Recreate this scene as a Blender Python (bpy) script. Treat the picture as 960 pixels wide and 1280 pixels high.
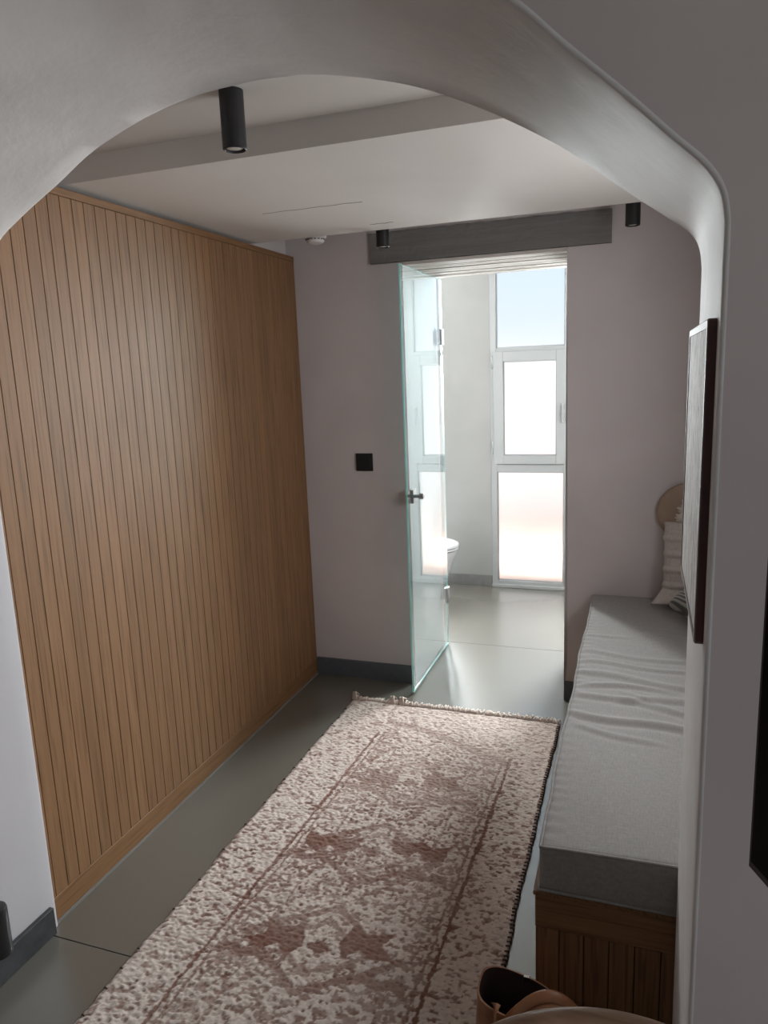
import bpy, bmesh, math, random
import numpy as np
from mathutils import Vector, Matrix

for o in list(bpy.data.objects):
    bpy.data.objects.remove(o)
S = bpy.context.scene
COL = S.collection
random.seed(7)
PI = math.pi

# ------------------------------------------------------------------ camera
# world frame: X right along the back wall, Y into the hall, Z up, lens at (0, 0, 1.55)
FPX = 915.0
def _ray(px, py): return Vector((px - 480.0, py - 640.0, FPX))
yv = _ray(805, 452).normalized()
dn = _ray(661, 5700); dn = (dn - yv * yv.dot(dn)).normalized()
xv = dn.cross(yv)
if xv.x < 0: xv = -xv
RW = Matrix((xv, yv, -dn))                      # world = RW @ camera (x right, y down, z forward)
right = RW @ Vector((1, 0, 0)); up = RW @ Vector((0, -1, 0)); back = RW @ Vector((0, 0, -1))
cd = bpy.data.cameras.new('camera'); cam = bpy.data.objects.new('camera', cd); COL.objects.link(cam)
M4 = Matrix((right, up, back)).transposed().to_4x4(); M4.translation = Vector((0, 0, 1.55))
cam.matrix_world = M4
cd.sensor_fit = 'VERTICAL'; cd.sensor_height = 36.0; cd.lens = FPX / 1280.0 * 36.0
cd.clip_start = 0.02; cd.clip_end = 100
S.camera = cam

# ------------------------------------------------------------------ world, sun, large lights, exposure
W = bpy.data.worlds.new('sky'); S.world = W; W.use_nodes = True
nt = W.node_tree; nt.nodes.clear()
wo = nt.nodes.new('ShaderNodeOutputWorld'); bg = nt.nodes.new('ShaderNodeBackground')
tc = nt.nodes.new('ShaderNodeTexCoord'); sx = nt.nodes.new('ShaderNodeSeparateXYZ')
rp = nt.nodes.new('ShaderNodeValToRGB')
rp.color_ramp.elements[0].position = 0.0; rp.color_ramp.elements[0].color = (0.84, 0.93, 1.0, 1)
rp.color_ramp.elements[1].position = 0.55; rp.color_ramp.elements[1].color = (0.52, 0.75, 1.0, 1)
nt.links.new(tc.outputs['Generated'], sx.inputs[0]); nt.links.new(sx.outputs['Z'], rp.inputs[0])
nt.links.new(rp.outputs[0], bg.inputs[0]); bg.inputs[1].default_value = 0.76
nt.links.new(bg.outputs[0], wo.inputs[0])

def sun(name, direction, strength, angle=0.02, col=(1, 0.95, 0.88)):
    l = bpy.data.lights.new(name, 'SUN'); l.energy = strength; l.angle = angle; l.color = col
    o = bpy.data.objects.new(name, l); COL.objects.link(o)
    o.rotation_euler = Vector(direction).to_track_quat('-Z', 'Y').to_euler()
    o.location = (-6, 3, 8)
def area(name, loc, direction, sx_, sy_, power, col=(1, 1, 1), portal=False):
    l = bpy.data.lights.new(name, 'AREA'); l.shape = 'RECTANGLE'; l.size = sx_; l.size_y = sy_
    l.energy = power; l.color = col
    if portal: l.cycles.is_portal = True
    o = bpy.data.objects.new(name, l); COL.objects.link(o); o.location = loc
    q = Vector(direction).to_track_quat('-Z', 'Y' if abs(direction[2]) < .9 else 'X'); o.rotation_euler = q.to_euler()
    return o
sun('sun', (0.50, 0.20, -0.83), 1.8)
# fill lights outside added, unseen windows, to lift the light levels
area('fill_living_window', (1.88, -0.75, 1.25), (-1, 0, 0), 2.1, 1.9, 15, (1.0, 0.96, 0.95))
area('fill_hall_window', (0.60, 2.02, 1.50), (-1, 0, 0), 0.92, 0.86, 13, (1.0, 0.97, 0.97))
area('fill_bathroom_left_window', (-1.565, 5.50, 1.70), (0, -.84, -.54), 0.50, 2.2, 315, (0.95, 0.985, 1.0))
area('fill_bathroom_right_window', (0.07, 5.50, 1.70), (0, -.84, -.54), 0.72, 2.2, 345, (0.95, 0.985, 1.0))
area('window_portal', (-0.725, 5.20, 1.15), (0, -1, 0), 0.62, 2.4, 1, portal=True)

S.view_settings.view_transform = 'Standard'; S.view_settings.look = 'None'
S.view_settings.gamma = 1.0; S.view_settings.use_curve_mapping = False
S.view_settings.exposure = 0.5
S.cycles.use_denoising = True
S.cycles.max_bounces = 10; S.cycles.diffuse_bounces = 6; S.cycles.transparent_max_bounces = 12
S.cycles.caustics_reflective = False; S.cycles.caustics_refractive = False
S.cycles.sample_clamp_indirect = 6.0

# ------------------------------------------------------------------ materials
def mat(name, col, rough=0.6, metal=0.0, spec=0.5, coat=0.0):
    m = bpy.data.materials.new(name); m.use_nodes = True
    b = m.node_tree.nodes['Principled BSDF']
    b.inputs['Base Color'].default_value = (*col, 1); b.inputs['Roughness'].default_value = rough
    b.inputs['Metallic'].default_value = metal
    b.inputs['Specular IOR Level'].default_value = spec
    if coat: b.inputs['Coat Weight'].default_value = coat; b.inputs['Coat Roughness'].default_value = 0.15
    return m
class N:
    """small node helper"""
    def __init__(s, m): s.t = m.node_tree; s.b = s.t.nodes.get('Principled BSDF')
    def new(s, kind, **kw):
        n = s.t.nodes.new(kind)
        for k, v in kw.items():
            if k in n.inputs: n.inputs[k].default_value = v
            else: setattr(n, k, v)
        return n
    def link(s, a, b): s.t.links.new(a, b)
    def coords(s, scale=(1, 1, 1), obj=True, rnd=False):
        t = s.new('ShaderNodeTexCoord'); mp = s.new('ShaderNodeMapping')
        mp.inputs['Scale'].default_value = scale
        src = t.outputs['Object' if obj else 'Generated']
        if rnd:
            oi = s.new('ShaderNodeObjectInfo'); mu = s.new('ShaderNodeVectorMath', operation='SCALE')
            cv = s.new('ShaderNodeCombineXYZ')
            s.link(oi.outputs['Random'], cv.inputs[0]); s.link(oi.outputs['Random'], cv.inputs[1]); s.link(oi.outputs['Random'], cv.inputs[2])
            s.link(cv.outputs[0], mu.inputs[0]); mu.inputs['Scale'].default_value = 37.0
            ad = s.new('ShaderNodeVectorMath', operation='ADD'); s.link(src, ad.inputs[0]); s.link(mu.outputs[0], ad.inputs[1])
            src = ad.outputs[0]
        s.link(src, mp.inputs[0]); return mp.outputs[0]
    def noise(s, vec, scale, detail=3, rough=0.5, dist=0.0):
        n = s.new('ShaderNodeTexNoise'); n.inputs['Scale'].default_value = scale; n.inputs['Detail'].default_value = detail
        n.inputs['Roughness'].default_value = rough; n.inputs['Distortion'].default_value = dist
        s.link(vec, n.inputs['Vector']); return n.outputs['Fac']
    def ramp(s, fac, stops):
        r = s.new('ShaderNodeValToRGB'); e = r.color_ramp.elements
        while len(e) < len(stops): e.new(0.5)
        for k, (p, c) in enumerate(stops): e[k].position = p; e[k].color = (*c, 1)
        s.link(fac, r.inputs[0]); return r.outputs[0]
    def mix(s, fac, a, b, mode='MIX'):
        m = s.new('ShaderNodeMix', data_type='RGBA', blend_type=mode)
        for v, i in ((fac, 0), (a, 6), (b, 7)):
            if hasattr(v, 'is_output'): s.link(v, m.inputs[i])
            else: m.inputs[i].default_value = v if i == 0 else (*v, 1)
        return m.outputs[2]
    def color(s, c): s.link(c, s.b.inputs['Base Color'])
    def bump(s, h, strength=0.2, dist=0.01, prev=None):
        b = s.new('ShaderNodeBump'); b.inputs['Strength'].default_value = strength; b.inputs['Distance'].default_value = dist
        s.link(h, b.inputs['Height'])
        if prev is not None: s.link(prev, b.inputs['Normal'])
        s.link(b.outputs[0], s.b.inputs['Normal']); return b.outputs[0]

def plaster(name, c, var=0.05, bump=0.10, rough=0.62, scale=1.0):
    m = mat(name, c, rough, spec=0.35); n = N(m); v = n.coords()
    f = n.noise(v, 2.3 * scale, 4, .55, .6)
    lo = tuple(x * (1 - var) for x in c); hi = tuple(min(1, x * (1 + var)) for x in c)
    n.color(n.ramp(f, [(0.3, lo), (0.7, hi)]))
    f2 = n.noise(v, 7 * scale, 4, .5, .2)
    b1 = n.bump(f2, bump, 0.012)
    n.bump(n.noise(v, 90, 2), bump * .35, 0.003, b1)
    return m
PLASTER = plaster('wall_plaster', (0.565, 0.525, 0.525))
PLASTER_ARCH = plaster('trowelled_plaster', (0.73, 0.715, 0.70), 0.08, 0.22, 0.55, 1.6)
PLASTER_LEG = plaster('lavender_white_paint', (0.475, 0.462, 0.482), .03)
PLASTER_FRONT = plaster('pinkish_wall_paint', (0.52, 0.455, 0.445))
CEIL = plaster('ceiling_plaster', (0.64, 0.615, 0.585), 0.03, 0.07)
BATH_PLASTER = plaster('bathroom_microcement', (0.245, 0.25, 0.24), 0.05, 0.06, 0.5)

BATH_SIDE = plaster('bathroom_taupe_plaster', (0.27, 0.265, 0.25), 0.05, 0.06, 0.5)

def wood(name, dark, mid, light, rough=0.58, axis=2, scale=1.0, rnd=True):
    m = mat(name, mid, rough, spec=0.4); n = N(m)
    sc = [70 * scale] * 3; sc[axis] = 1.5 * scale
    v = n.coords(tuple(sc), rnd=rnd)
    f = n.noise(v, 1.0, 6, .62, 1.2)
    c = n.ramp(f, [(0.28, dark), (0.5, mid), (0.72, light)])
    sc2 = [120 * scale] * 3; sc2[axis] = 4 * scale
    p = n.noise(n.coords(tuple(sc2), rnd=rnd), 1.0, 2, .5)
    c = n.mix(n.ramp(p, [(0.36, (1, 1, 1)), (0.46, (0, 0, 0))]), c, tuple(x * .86 for x in dark))
    oi = n.new('ShaderNodeObjectInfo')
    c = n.mix(1.0, c, n.ramp(oi.outputs['Random'], [(0, (.90, .90, .90)), (1, (1.05, 1.04, 1.03))]), 'MULTIPLY')
    n.color(c); n.bump(f, 0.10, 0.002)
    return m
OAK = wood('oak_boards', (0.190, 0.098, 0.043), (0.224, 0.117, 0.053), (0.256, 0.138, 0.066))
OAKH = wood('oak_rail', (0.180, 0.090, 0.036), (0.214, 0.108, 0.045), (0.245, 0.130, 0.058), axis=1)
OAKX = wood('oak_rail_cross', (0.19, 0.095, 0.045), (0.25, 0.128, 0.062), (0.30, 0.16, 0.08), axis=0)
OAKB = wood('bench_oak', (0.19, 0.095, 0.045), (0.25, 0.128, 0.062), (0.30, 0.16, 0.08))
GROOVE = mat('dark_groove', (0.035, 0.016, 0.010), 0.8)
CHAIRW = wood('chair_wood', (0.23, 0.13, 0.08), (0.30, 0.18, 0.11), (0.36, 0.22, 0.14), 0.33, axis=0, scale=.5)

def floor_mat():
    m = mat('grey_microcement_tile', (0.12, 0.115, 0.10), 0.25, spec=0.85); n = N(m); v = n.coords()
    f = n.noise(v, 1.4, 5, .6, .8); g = n.noise(v, 30, 3)
    c = n.ramp(f, [(0.2, (0.124, 0.116, 0.098)), (0.8, (0.132, 0.124, 0.105))])
    n.color(c)
    n.b.inputs['IOR'].default_value = 1.75; n.bump(n.noise(v, 40, 2, .5), 0.04, 0.002)
    return m
FLOOR = floor_mat()
GROUT = mat('grout', (0.10, 0.095, 0.085), 0.8)
SEAL = mat('pale_sealant', (0.19, 0.18, 0.165), 0.7)
def stone(name, a, b, rough=.45):
    m = mat(name, a, rough); n = N(m); v = n.coords()
    n.color(n.ramp(n.noise(v, 14, 6, .7, .8), [(0.3, a), (0.75, b)])); n.bump(n.noise(v, 60, 4), .12, .003); return m
SLATE = stone('blue_grey_slate', (0.085, 0.095, 0.112), (0.125, 0.135, 0.155))
DSTONE = stone('black_stone', (0.022, 0.023, 0.025), (0.062, 0.063, 0.066))
GSTONE = stone('grey_stone', (0.105, 0.105, 0.10), (0.16, 0.16, 0.155))

def beam_mat():
    m = mat('rough_cast_lintel', (0.15, 0.145, 0.14), 0.75); n = N(m)
    v = n.coords((1.6, 24, 24)); f = n.noise(v, 1.4, 6, .65, .5)
    w = n.noise(n.coords((2.5, 9, 60)), 1.0, 6, .7, .4)
    c = n.ramp(f, [(0.30, (0.150, 0.148, 0.148)), (0.62, (0.200, 0.197, 0.194)), (0.82, (0.32, 0.315, 0.31))])
    n.color(c); n.bump(f, 0.6, 0.012, n.bump(w, .4, .006)); return m
LINTEL = beam_mat()
def soffit_mat():
    m = mat('pale_ribbed_soffit', (0.55, 0.52, 0.48), 0.8); n = N(m)  # ribbed underside, paler than the face of the beam
    f = n.noise(n.coords((1.2, 34, 4)), 1.2, 5, .65, .3)
    n.color(n.ramp(f, [(0.36, (0.30, 0.27, 0.235)), (0.52, (0.60, 0.57, 0.53)), (0.7, (0.70, 0.68, 0.65))]))
    n.bump(f, 0.8, 0.012); return m
SOFFIT = soffit_mat()
BLACK = mat('matt_black_metal', (0.012, 0.012, 0.013), 0.45)
BLACKP = mat('black_plastic', (0.014, 0.015, 0.018), 0.4, spec=.3)
SCREEN = mat('black_screen', (0.003, 0.003, 0.004), 0.4, spec=.03)
LENS = mat('lamp_lens', (0.66, 0.64, 0.58), 0.3, spec=.8)
CHROME = mat('brushed_steel', (0.33, 0.33, 0.33), 0.28, metal=1.0)
WHITEP = mat('white_plastic', (0.72, 0.71, 0.70), 0.4)
ALU = mat('white_window_frame', (0.265, 0.28, 0.277), 0.35)
CERAMIC = mat('white_ceramic', (0.48, 0.49, 0.50), 0.08, coat=.5)
WHITER = mat('white_render', (.80, .80, .79), .8)
TERRA = mat('terracotta_terrace', (0.70, 0.49, 0.41), 0.8)

def glass_mat(name, tint, ior=1.52):
    m = bpy.data.materials.new(name); m.use_nodes = True; t = m.node_tree; t.nodes.clear()
    n = N(m); out = n.new('ShaderNodeOutputMaterial'); mx = n.new('ShaderNodeMixShader')
    tr = n.new('ShaderNodeBsdfTransparent'); tr.inputs[0].default_value = (*tint, 1)
    gl = n.new('ShaderNodeBsdfGlossy'); gl.inputs['Roughness'].default_value = 0.0; gl.inputs[0].default_value = (.97, 1, .995, 1)
    fr = n.new('ShaderNodeFresnel'); fr.inputs[0].default_value = ior
    ge = n.new('ShaderNodeNewGeometry')
    a = n.new('ShaderNodeMath', operation='MULTIPLY'); a.inputs[1].default_value = 2.0
    b = n.new('ShaderNodeMath', operation='ADD'); b.inputs[1].default_value = 1.0
    d = n.new('ShaderNodeMath', operation='DIVIDE'); e = n.new('ShaderNodeMath', operation='SUBTRACT'); e.inputs[0].default_value = 1.0
    g = n.new('ShaderNodeMath', operation='MULTIPLY')
    n.link(fr.outputs[0], a.inputs[0]); n.link(fr.outputs[0], b.inputs[0]); n.link(a.outputs[0], d.inputs[0]); n.link(b.outputs[0], d.inputs[1])
    n.link(ge.outputs['Backfacing'], e.inputs[1]); n.link(d.outputs[0], g.inputs[0]); n.link(e.outputs[0], g.inputs[1])
    n.link(g.outputs[0], mx.inputs[0]); n.link(tr.outputs[0], mx.inputs[1]); n.link(gl.outputs[0], mx.inputs[2])
    n.link(mx.outputs[0], out.inputs[0]); return m
DOORGLASS = glass_mat('clear_door_glass', (0.90, 0.95, 0.95), 1.9)
PICGLASS = glass_mat('picture_glass', (0.97, 0.98, 0.98))
def frosted():
    m = bpy.data.materials.new('frosted_glass'); m.use_nodes = True; t = m.node_tree; t.nodes.clear()
    n = N(m); out = n.new('ShaderNodeOutputMaterial'); mx = n.new('ShaderNodeMixShader'); mx.inputs[0].default_value = .70
    tr = n.new('ShaderNodeBsdfTransparent'); tr.inputs[0].default_value = (.98, .99, 1, 1)
    tl = n.new('ShaderNodeBsdfRefraction'); tl.inputs['Roughness'].default_value = .55; tl.inputs['IOR'].default_value = 1.25; tl.inputs[0].default_value = (.98, .98, .98, 1)
    n.link(tr.outputs[0], mx.inputs[1]); n.link(tl.outputs[0], mx.inputs[2]); n.link(mx.outputs[0], out.inputs[0]); return m
FROST = frosted()
GEDGE = mat('teal_glass_edge', (0.36, 0.80, 0.78), 0.15, spec=.6)
GEDGE.node_tree.nodes['Principled BSDF'].inputs['Transmission Weight'].default_value = 0.25
GASKET = mat('grey_gasket', (0.30, 0.31, 0.32), 0.6)

def linen(name, c, scale=420.0, bump=.25):
    m = mat(name, c, 0.85, spec=.2); n = N(m); v = n.coords((1, 1, 1))
    a = n.noise(n.coords((scale, scale * .12, scale * .3)), 1.0, 2); b = n.noise(n.coords((scale * .12, scale, scale * .3)), 1.0, 2)
    f = n.mix(.5, a, b)
    n.color(n.ramp(f, [(0.3, tuple(x * .80 for x in c)), (0.7, tuple(min(1, x * 1.12) for x in c))])); n.bump(f, bump, .002)
    b_ = m.node_tree.nodes['Principled BSDF']; b_.inputs['Sheen Weight'].default_value = .15
    return m
LINEN = linen('grey_linen', (0.305, 0.292, 0.280))
PILLOWW = linen('cream_cotton', (0.52, 0.47, 0.44), 300)
LEATHER = mat('tan_leather', (0.26, 0.105, 0.045), 0.42)
_n = N(LEATHER); _v = _n.coords(); _n.color(_n.ramp(_n.noise(_v, 20, 4), [(0.3, (0.21, 0.083, 0.034)), (0.7, (0.32, 0.135, 0.058))])); _n.bump(_n.noise(_v, 260, 3), .2, .001)
LEATHERIN = mat('dark_leather_lining', (0.035, 0.016, 0.012), 0.7)
STRAW = mat('tan_straw', (0.46, 0.34, 0.25), 0.6)
_n = N(STRAW); _v = _n.coords(); _n.color(_n.ramp(_n.noise(_v, 9, 4, .6), [(0.3, (0.27, 0.19, 0.135)), (0.7, (0.35, 0.265, 0.20))]))
TASSEL = mat('cream_yarn', (0.62, 0.57, 0.52), 0.9)
def frame_mat():
    m = mat('dark_red_brown_wood', (0.085, 0.035, 0.036), 0.38); n = N(m)
    f = n.noise(n.coords((30, 30, 2)), 1, 4); n.color(n.ramp(f, [(0.3, (0.065, 0.026, 0.028)), (0.7, (0.11, 0.046, 0.046))])); return m
FRAMEW = frame_mat()
def print_mat():
    m = mat('grey_print', (0.4, 0.4, 0.4), 0.6); n = N(m)
    f = n.noise(n.coords((1, 30, 9)), 2.2, 8, .75, .6)
    n.color(n.ramp(f, [(0.38, (0.30, 0.295, 0.29)), (0.47, (0.62, 0.61, 0.60)), (0.58, (0.88, 0.87, 0.85))])); n.bump(f, .5, .004); return m
PRINT = print_mat()

# ------------------------------------------------------------------ mesh helpers
def mk(name, bm, m, parent=None, smooth=False, loc=None):
    me = bpy.data.meshes.new(name); bmesh.ops.recalc_face_normals(bm, faces=bm.faces[:]); bm.to_mesh(me); bm.free()
    for x in (m if isinstance(m, (list, tuple)) else [m]): me.materials.append(x)
    if smooth:
        for p in me.polygons: p.use_smooth = True
    o = bpy.data.objects.new(name, me); COL.objects.link(o)
    if parent is not None: o.parent = parent
    if loc is not None: o.location = loc
    return o
def auto_smooth(o, ang=40):
    me = o.data; me.polygons.foreach_set('use_smooth', [True] * len(me.polygons))
    bm = bmesh.new(); bm.from_mesh(me)
    for e in bm.edges:
        if len(e.link_faces) == 2 and e.calc_face_angle(0) > math.radians(ang): e.smooth = False
    bm.to_mesh(me); bm.free(); return o
def box(bm, x0, x1, y0, y1, z0, z1, mi=0, bev=0.0, seg=1):
    b2 = bmesh.new()
    vs = [b2.verts.new(p) for p in ((x0,y0,z0),(x1,y0,z0),(x1,y1,z0),(x0,y1,z0),(x0,y0,z1),(x1,y0,z1),(x1,y1,z1),(x0,y1,z1))]
    for f in ((0,3,2,1),(4,5,6,7),(0,1,5,4),(1,2,6,5),(2,3,7,6),(3,0,4,7)): b2.faces.new([vs[i] for i in f])
    if bev > 0: bmesh.ops.bevel(b2, geom=b2.edges[:], offset=bev, segments=seg, profile=.5, affect='EDGES')
    for f in b2.faces: f.material_index = mi
    tmp = bpy.data.meshes.new('t'); b2.to_mesh(tmp); b2.free(); bm.from_mesh(tmp); bpy.data.meshes.remove(tmp)
    return bm
def bx(*a, **k): return box(bmesh.new(), *a, **k)
def lathe(prof, n=32, bm=None, c=(0, 0, 0), axis='z', mi=0):
    bm = bm or bmesh.new(); rings = []
    for r, h in prof:
        ring = []
        for k in range(n):
            a = 2 * PI * k / n
            if axis == 'z': p = (c[0] + r * math.cos(a), c[1] + r * math.sin(a), c[2] + h)
            elif axis == 'x': p = (c[0] + h, c[1] + r * math.cos(a), c[2] + r * math.sin(a))
            else: p = (c[0] + r * math.cos(a), c[1] + h, c[2] + r * math.sin(a))
            ring.append(bm.verts.new(p))
        rings.append(ring)
    for a, b in zip(rings, rings[1:]):
        for k in range(n):
            f = bm.faces.new((a[k], a[(k + 1) % n], b[(k + 1) % n], b[k])); f.material_index = mi
    for r in (rings[0], rings[-1]):
        f = bm.faces.new(r); f.material_index = mi
    return bm
def tube(pts, r, n=8, bm=None, closed=False, flat=1.0, flatdir=None):
    """swept tube; r is a number or one per point; flat squashes it along its side vector"""
    bm = bm or bmesh.new(); pts = [Vector(p) for p in pts]; K = len(pts); rings = []
    prev = None
    for i in range(K):
        if closed: d = pts[(i + 1) % K] - pts[i - 1]
        else: d = pts[min(i + 1, K - 1)] - pts[max(i - 1, 0)]
        d.normalize()
        if flatdir is not None: s = d.cross(Vector(flatdir))
        elif prev is None:
            s = d.cross(Vector((0, 0, 1)))
            if s.length < .1: s = d.cross(Vector((1, 0, 0)))
        else: s = prev - d * prev.dot(d)
        s.normalize(); prev = s; u = s.cross(d).normalized()
        rr = r[i] if isinstance(r, (list, tuple)) else r
        rings.append([bm.verts.new(pts[i] + s * (rr * flat * math.cos(2 * PI * k / n)) + u * (rr * math.sin(2 * PI * k / n))) for k in range(n)])
    R_ = list(zip(rings, rings[1:])) + ([(rings[-1], rings[0])] if closed else [])
    for a, b in R_:
        for k in range(n): bm.faces.new((a[k], a[(k + 1) % n], b[(k + 1) % n], b[k]))
    if not closed: bm.faces.new(rings[0]); bm.faces.new(rings[-1])
    return bm
def prism(outline, axis, a, b, bm=None):
    """extrude a 2-D outline: axis 'y' outline is (x,z), 'x' is (y,z), 'z' is (x,y)"""
    bm = bm or bmesh.new()
    def P(p, t): return {'y': (p[0], t, p[1]), 'x': (t, p[0], p[1]), 'z': (p[0], p[1], t)}[axis]
    A = [bm.verts.new(P(p, a)) for p in outline]; B = [bm.verts.new(P(p, b)) for p in outline]
    n = len(outline)
    for k in range(n): bm.faces.new((A[k], A[(k + 1) % n], B[(k + 1) % n], B[k]))
    f1 = bm.faces.new(A); f2 = bm.faces.new(B); f1.normal_update(); f2.normal_update()
    bmesh.ops.triangulate(bm, faces=[f1, f2]); return bm
def struct(o, label=None):
    o['kind'] = 'structure'
    if label: o['label'] = label
    return o
def thing(name, label, cat, loc=(0, 0, 0), group=None, kind=None):
    o = bpy.data.objects.new(name, None); COL.objects.link(o); o.location = loc; o.empty_display_size = .1
    o['label'] = label; o['category'] = cat
    if group: o['group'] = group
    if kind: o['kind'] = kind
    return o
def tag(o, label, cat, group=None):
    o['label'] = label; o['category'] = cat
    if group: o['group'] = group
    return o
def part(name, bm, m, root, smooth=False, ang=None):
    """mesh given in world coordinates, hung under root without moving"""
    loc = Vector(root.location); p = root.parent
    while p: loc = loc + Vector(p.location); p = p.parent
    bmesh.ops.translate(bm, verts=bm.verts[:], vec=-loc)
    o = mk(name, bm, m, root, smooth)
    if ang: auto_smooth(o, ang)
    return o
def vnoise(x, y, seed=0):
    """value noise on numpy arrays, 0..1"""
    xi = np.floor(x).astype(np.int64); yi = np.floor(y).astype(np.int64); fx = x - xi; fy = y - yi
    fx = fx * fx * (3 - 2 * fx); fy = fy * fy * (3 - 2 * fy)
    def h(a, b):
        k = (a * 374761393 + b * 668265263 + seed * 2147483647) & 0xFFFFFFFF
        k = ((k ^ (k >> 13)) * 1274126177) & 0xFFFFFFFF
        return ((k ^ (k >> 16)) & 0xFFFF) / 65535.0
    return (h(xi, yi) * (1 - fx) + h(xi + 1, yi) * fx) * (1 - fy) + (h(xi, yi + 1) * (1 - fx) + h(xi + 1, yi + 1) * fx) * fy

# ------------------------------------------------------------------ the setting
XP = -1.585            # face of the boarded wall
XW = -1.625            # left wall behind it
XR = 0.44              # right wall behind the bench
YA0, YA1 = 1.0, 1.44   # arch wall
YB, YB2 = 3.31, 3.88   # back wall
YW = 5.06              # bathroom window wall
JL, JR = -1.045, -0.317
# floor: dark bed with big tiles, open joints between them
fl = struct(mk('floor', bx(-2.75, 1.75, -3.1, 5.3, -0.10, -0.006), GROUT), 'dark grey floor of large satin cement tiles')
g = 0.0012
for (x0, x1, y0, y1) in ((-2.7, -1.6, -3.0, 1.40), (-1.6, -0.1, -3.0, 1.40), (-0.1, 1.7, -3.0, 1.40), (-1.63, .5, 1.40, 3.91), (-1.8, .6, 3.91, 5.12)):
    part('tile', bx(x0 + g, x1 - g, y0 + g, y1 - g, -0.02, 0.0, bev=.0009), FLOOR, fl)
# left wall of the hall and the strip above the boards
struct(mk('wall_left', bx(-1.78, XW, YA1, YB, 0, 2.35), PLASTER))
wl = bmesh.new()
HY0, HY1, HZ0, HZ1 = 1.56, 2.48, 1.08, 1.94
box(wl, XR, XR + .12, YA1, HY0, 0, 2.35); box(wl, XR, XR + .12, HY1, YB, 0, 2.35); box(wl, XR, XR + .12, HY0, HY1, 0, HZ0); box(wl, XR, XR + .12, HY0, HY1, HZ1, 2.35)
struct(mk('wall_right', wl, PLASTER))
# back wall with the doorway and the seat of the lintel
o = prism([(-1.78, 0), (JL, 0), (JL, 2.035), (-1.196, 2.035), (-1.196, 2.17), (-.138, 2.17), (-.138, 2.035), (JR, 2.035), (JR, 0), (.56, 0), (.56, 2.5), (-1.78, 2.5)], 'y', YB, YB2)
ed = [e for e in o.edges if all(abs(v.co.y - YB) < 1e-4 and abs(v.co.x - JR) < 1e-4 for v in e.verts)]
bmesh.ops.bevel(o, geom=ed, offset=.014, segments=5, profile=.5, affect='EDGES')
struct(auto_smooth(mk('wall_back', o, PLASTER), 30))
# ceilings
struct(mk('ceiling', bx(-1.78, .56, YA1, YB, 2.185, 2.30), CEIL))
def crack_ceiling():
    m = CEIL.copy(); m.name = 'ceiling_board_plaster'; n = N(m)
    return m
lowc = bmesh.new()
box(lowc, XW, XR, 1.83, 2.9555, 2.115, 2.185)
struct(mk('ceiling_drop', lowc, CEIL), 'lowered ceiling panel across the hall')
HAIR = mat('hairline_crack', (0.33, 0.31, 0.29), 0.9)
hc = bmesh.new()
pts = [(-1.285 + .375 * k / 12, 2.452 + .004 * math.sin(k * 1.7), 2.1148) for k in range(13)]
tube(pts, .0011, 5, hc)
pts = [(-1.02 + .095 * k / 6, 2.83 + .005 * math.sin(k * 2.1), 2.1148) for k in range(7)]
tube(pts, .0014, 5, hc)
struct(mk('trim_1', hc, HAIR), 'hairline joint in the lowered ceiling')

# arch wall: two profiles lofted through the wall's thickness, with rounded arrises
far = [(-1.560, 1.74), (-1.535, 1.805), (-1.461, 1.886), (-1.379, 1.937), (-1.265, 1.995), (-1.156, 2.052), (-1.024, 2.096), (-.901, 2.121), (-.787, 2.128), (-.714, 2.128),
       (-.610, 2.118), (-.479, 2.088), (-.378, 2.053), (-.259, 1.995), (-.152, 1.931), (-.068, 1.867), (-.014, 1.826), (.040, 1.786), (.072, 1.760), (.085, 1.735), (.090, 1.70)]
near = [(-1.562, 1.74), (-1.545, 1.80), (-1.49, 1.885), (-1.42, 1.95), (-1.33, 2.03), (-1.22, 2.11), (-1.08, 2.18), (-.94, 2.225), (-.82, 2.24), (-.70, 2.24),
        (-.58, 2.222), (-.46, 2.18), (-.36, 2.125), (-.259, 2.063), (-.164, 1.988), (-.106, 1.932), (-.031, 1.863), (.022, 1.811), (.059, 1.776), (.079, 1.745), (.086, 1.71)]
def dense(pl, n=5):
    out = []
    for i in range(len(pl) - 1):
        p0 = pl[max(i - 1, 0)]; p1 = pl[i]; p2 = pl[i + 1]; p3 = pl[min(i + 2, len(pl) - 1)]
        for k in range(n):
            t = k / n
            out.append(tuple(.5 * (2 * p1[j] + (p2[j] - p0[j]) * t + (2 * p0[j] - 5 * p1[j] + 4 * p2[j] - p3[j]) * t * t + (-p0[j] + 3 * p1[j] - 3 * p2[j] + p3[j]) * t ** 3) for j in (0, 1)))
    return out + [pl[-1]]
farD, nearD = dense(far), dense(near)
legs = [0.0, 0.1, .3, .6, .9, 1.2, 1.45, 1.6]
farP = [(-1.572 + .004 * z / 1.7, z) for z in legs] + farD + [(.090 + .002 * (1.6 - z), z) for z in reversed(legs)]
nearP = [(-1.566, z) for z in legs] + nearD + [(.086, z) for z in reversed(legs)]
def offset(pl, d):
    out = []
    for i in range(len(pl)):
        a = Vector(pl[max(i - 1, 0)]); b = Vector(pl[min(i + 1, len(pl) - 1)]); t = (b - a).normalized()
        nrm = Vector((-t.y, t.x))
        if abs(pl[i][1]) < 1e-6: nrm = Vector((math.copysign(1, nrm.x), 0))
        out.append((pl[i][0] + nrm.x * d, max(0, pl[i][1] + nrm.y * d) if pl[i][1] > 0 else 0.0))
    return out
secs = []
r1, r2 = .007, .010
for k in range(5):
    a = k / 4 * PI / 2
    secs.append((YA0 + r1 * (1 - math.sin(a)), 0.0, r1 * (1 - math.cos(a))))
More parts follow.
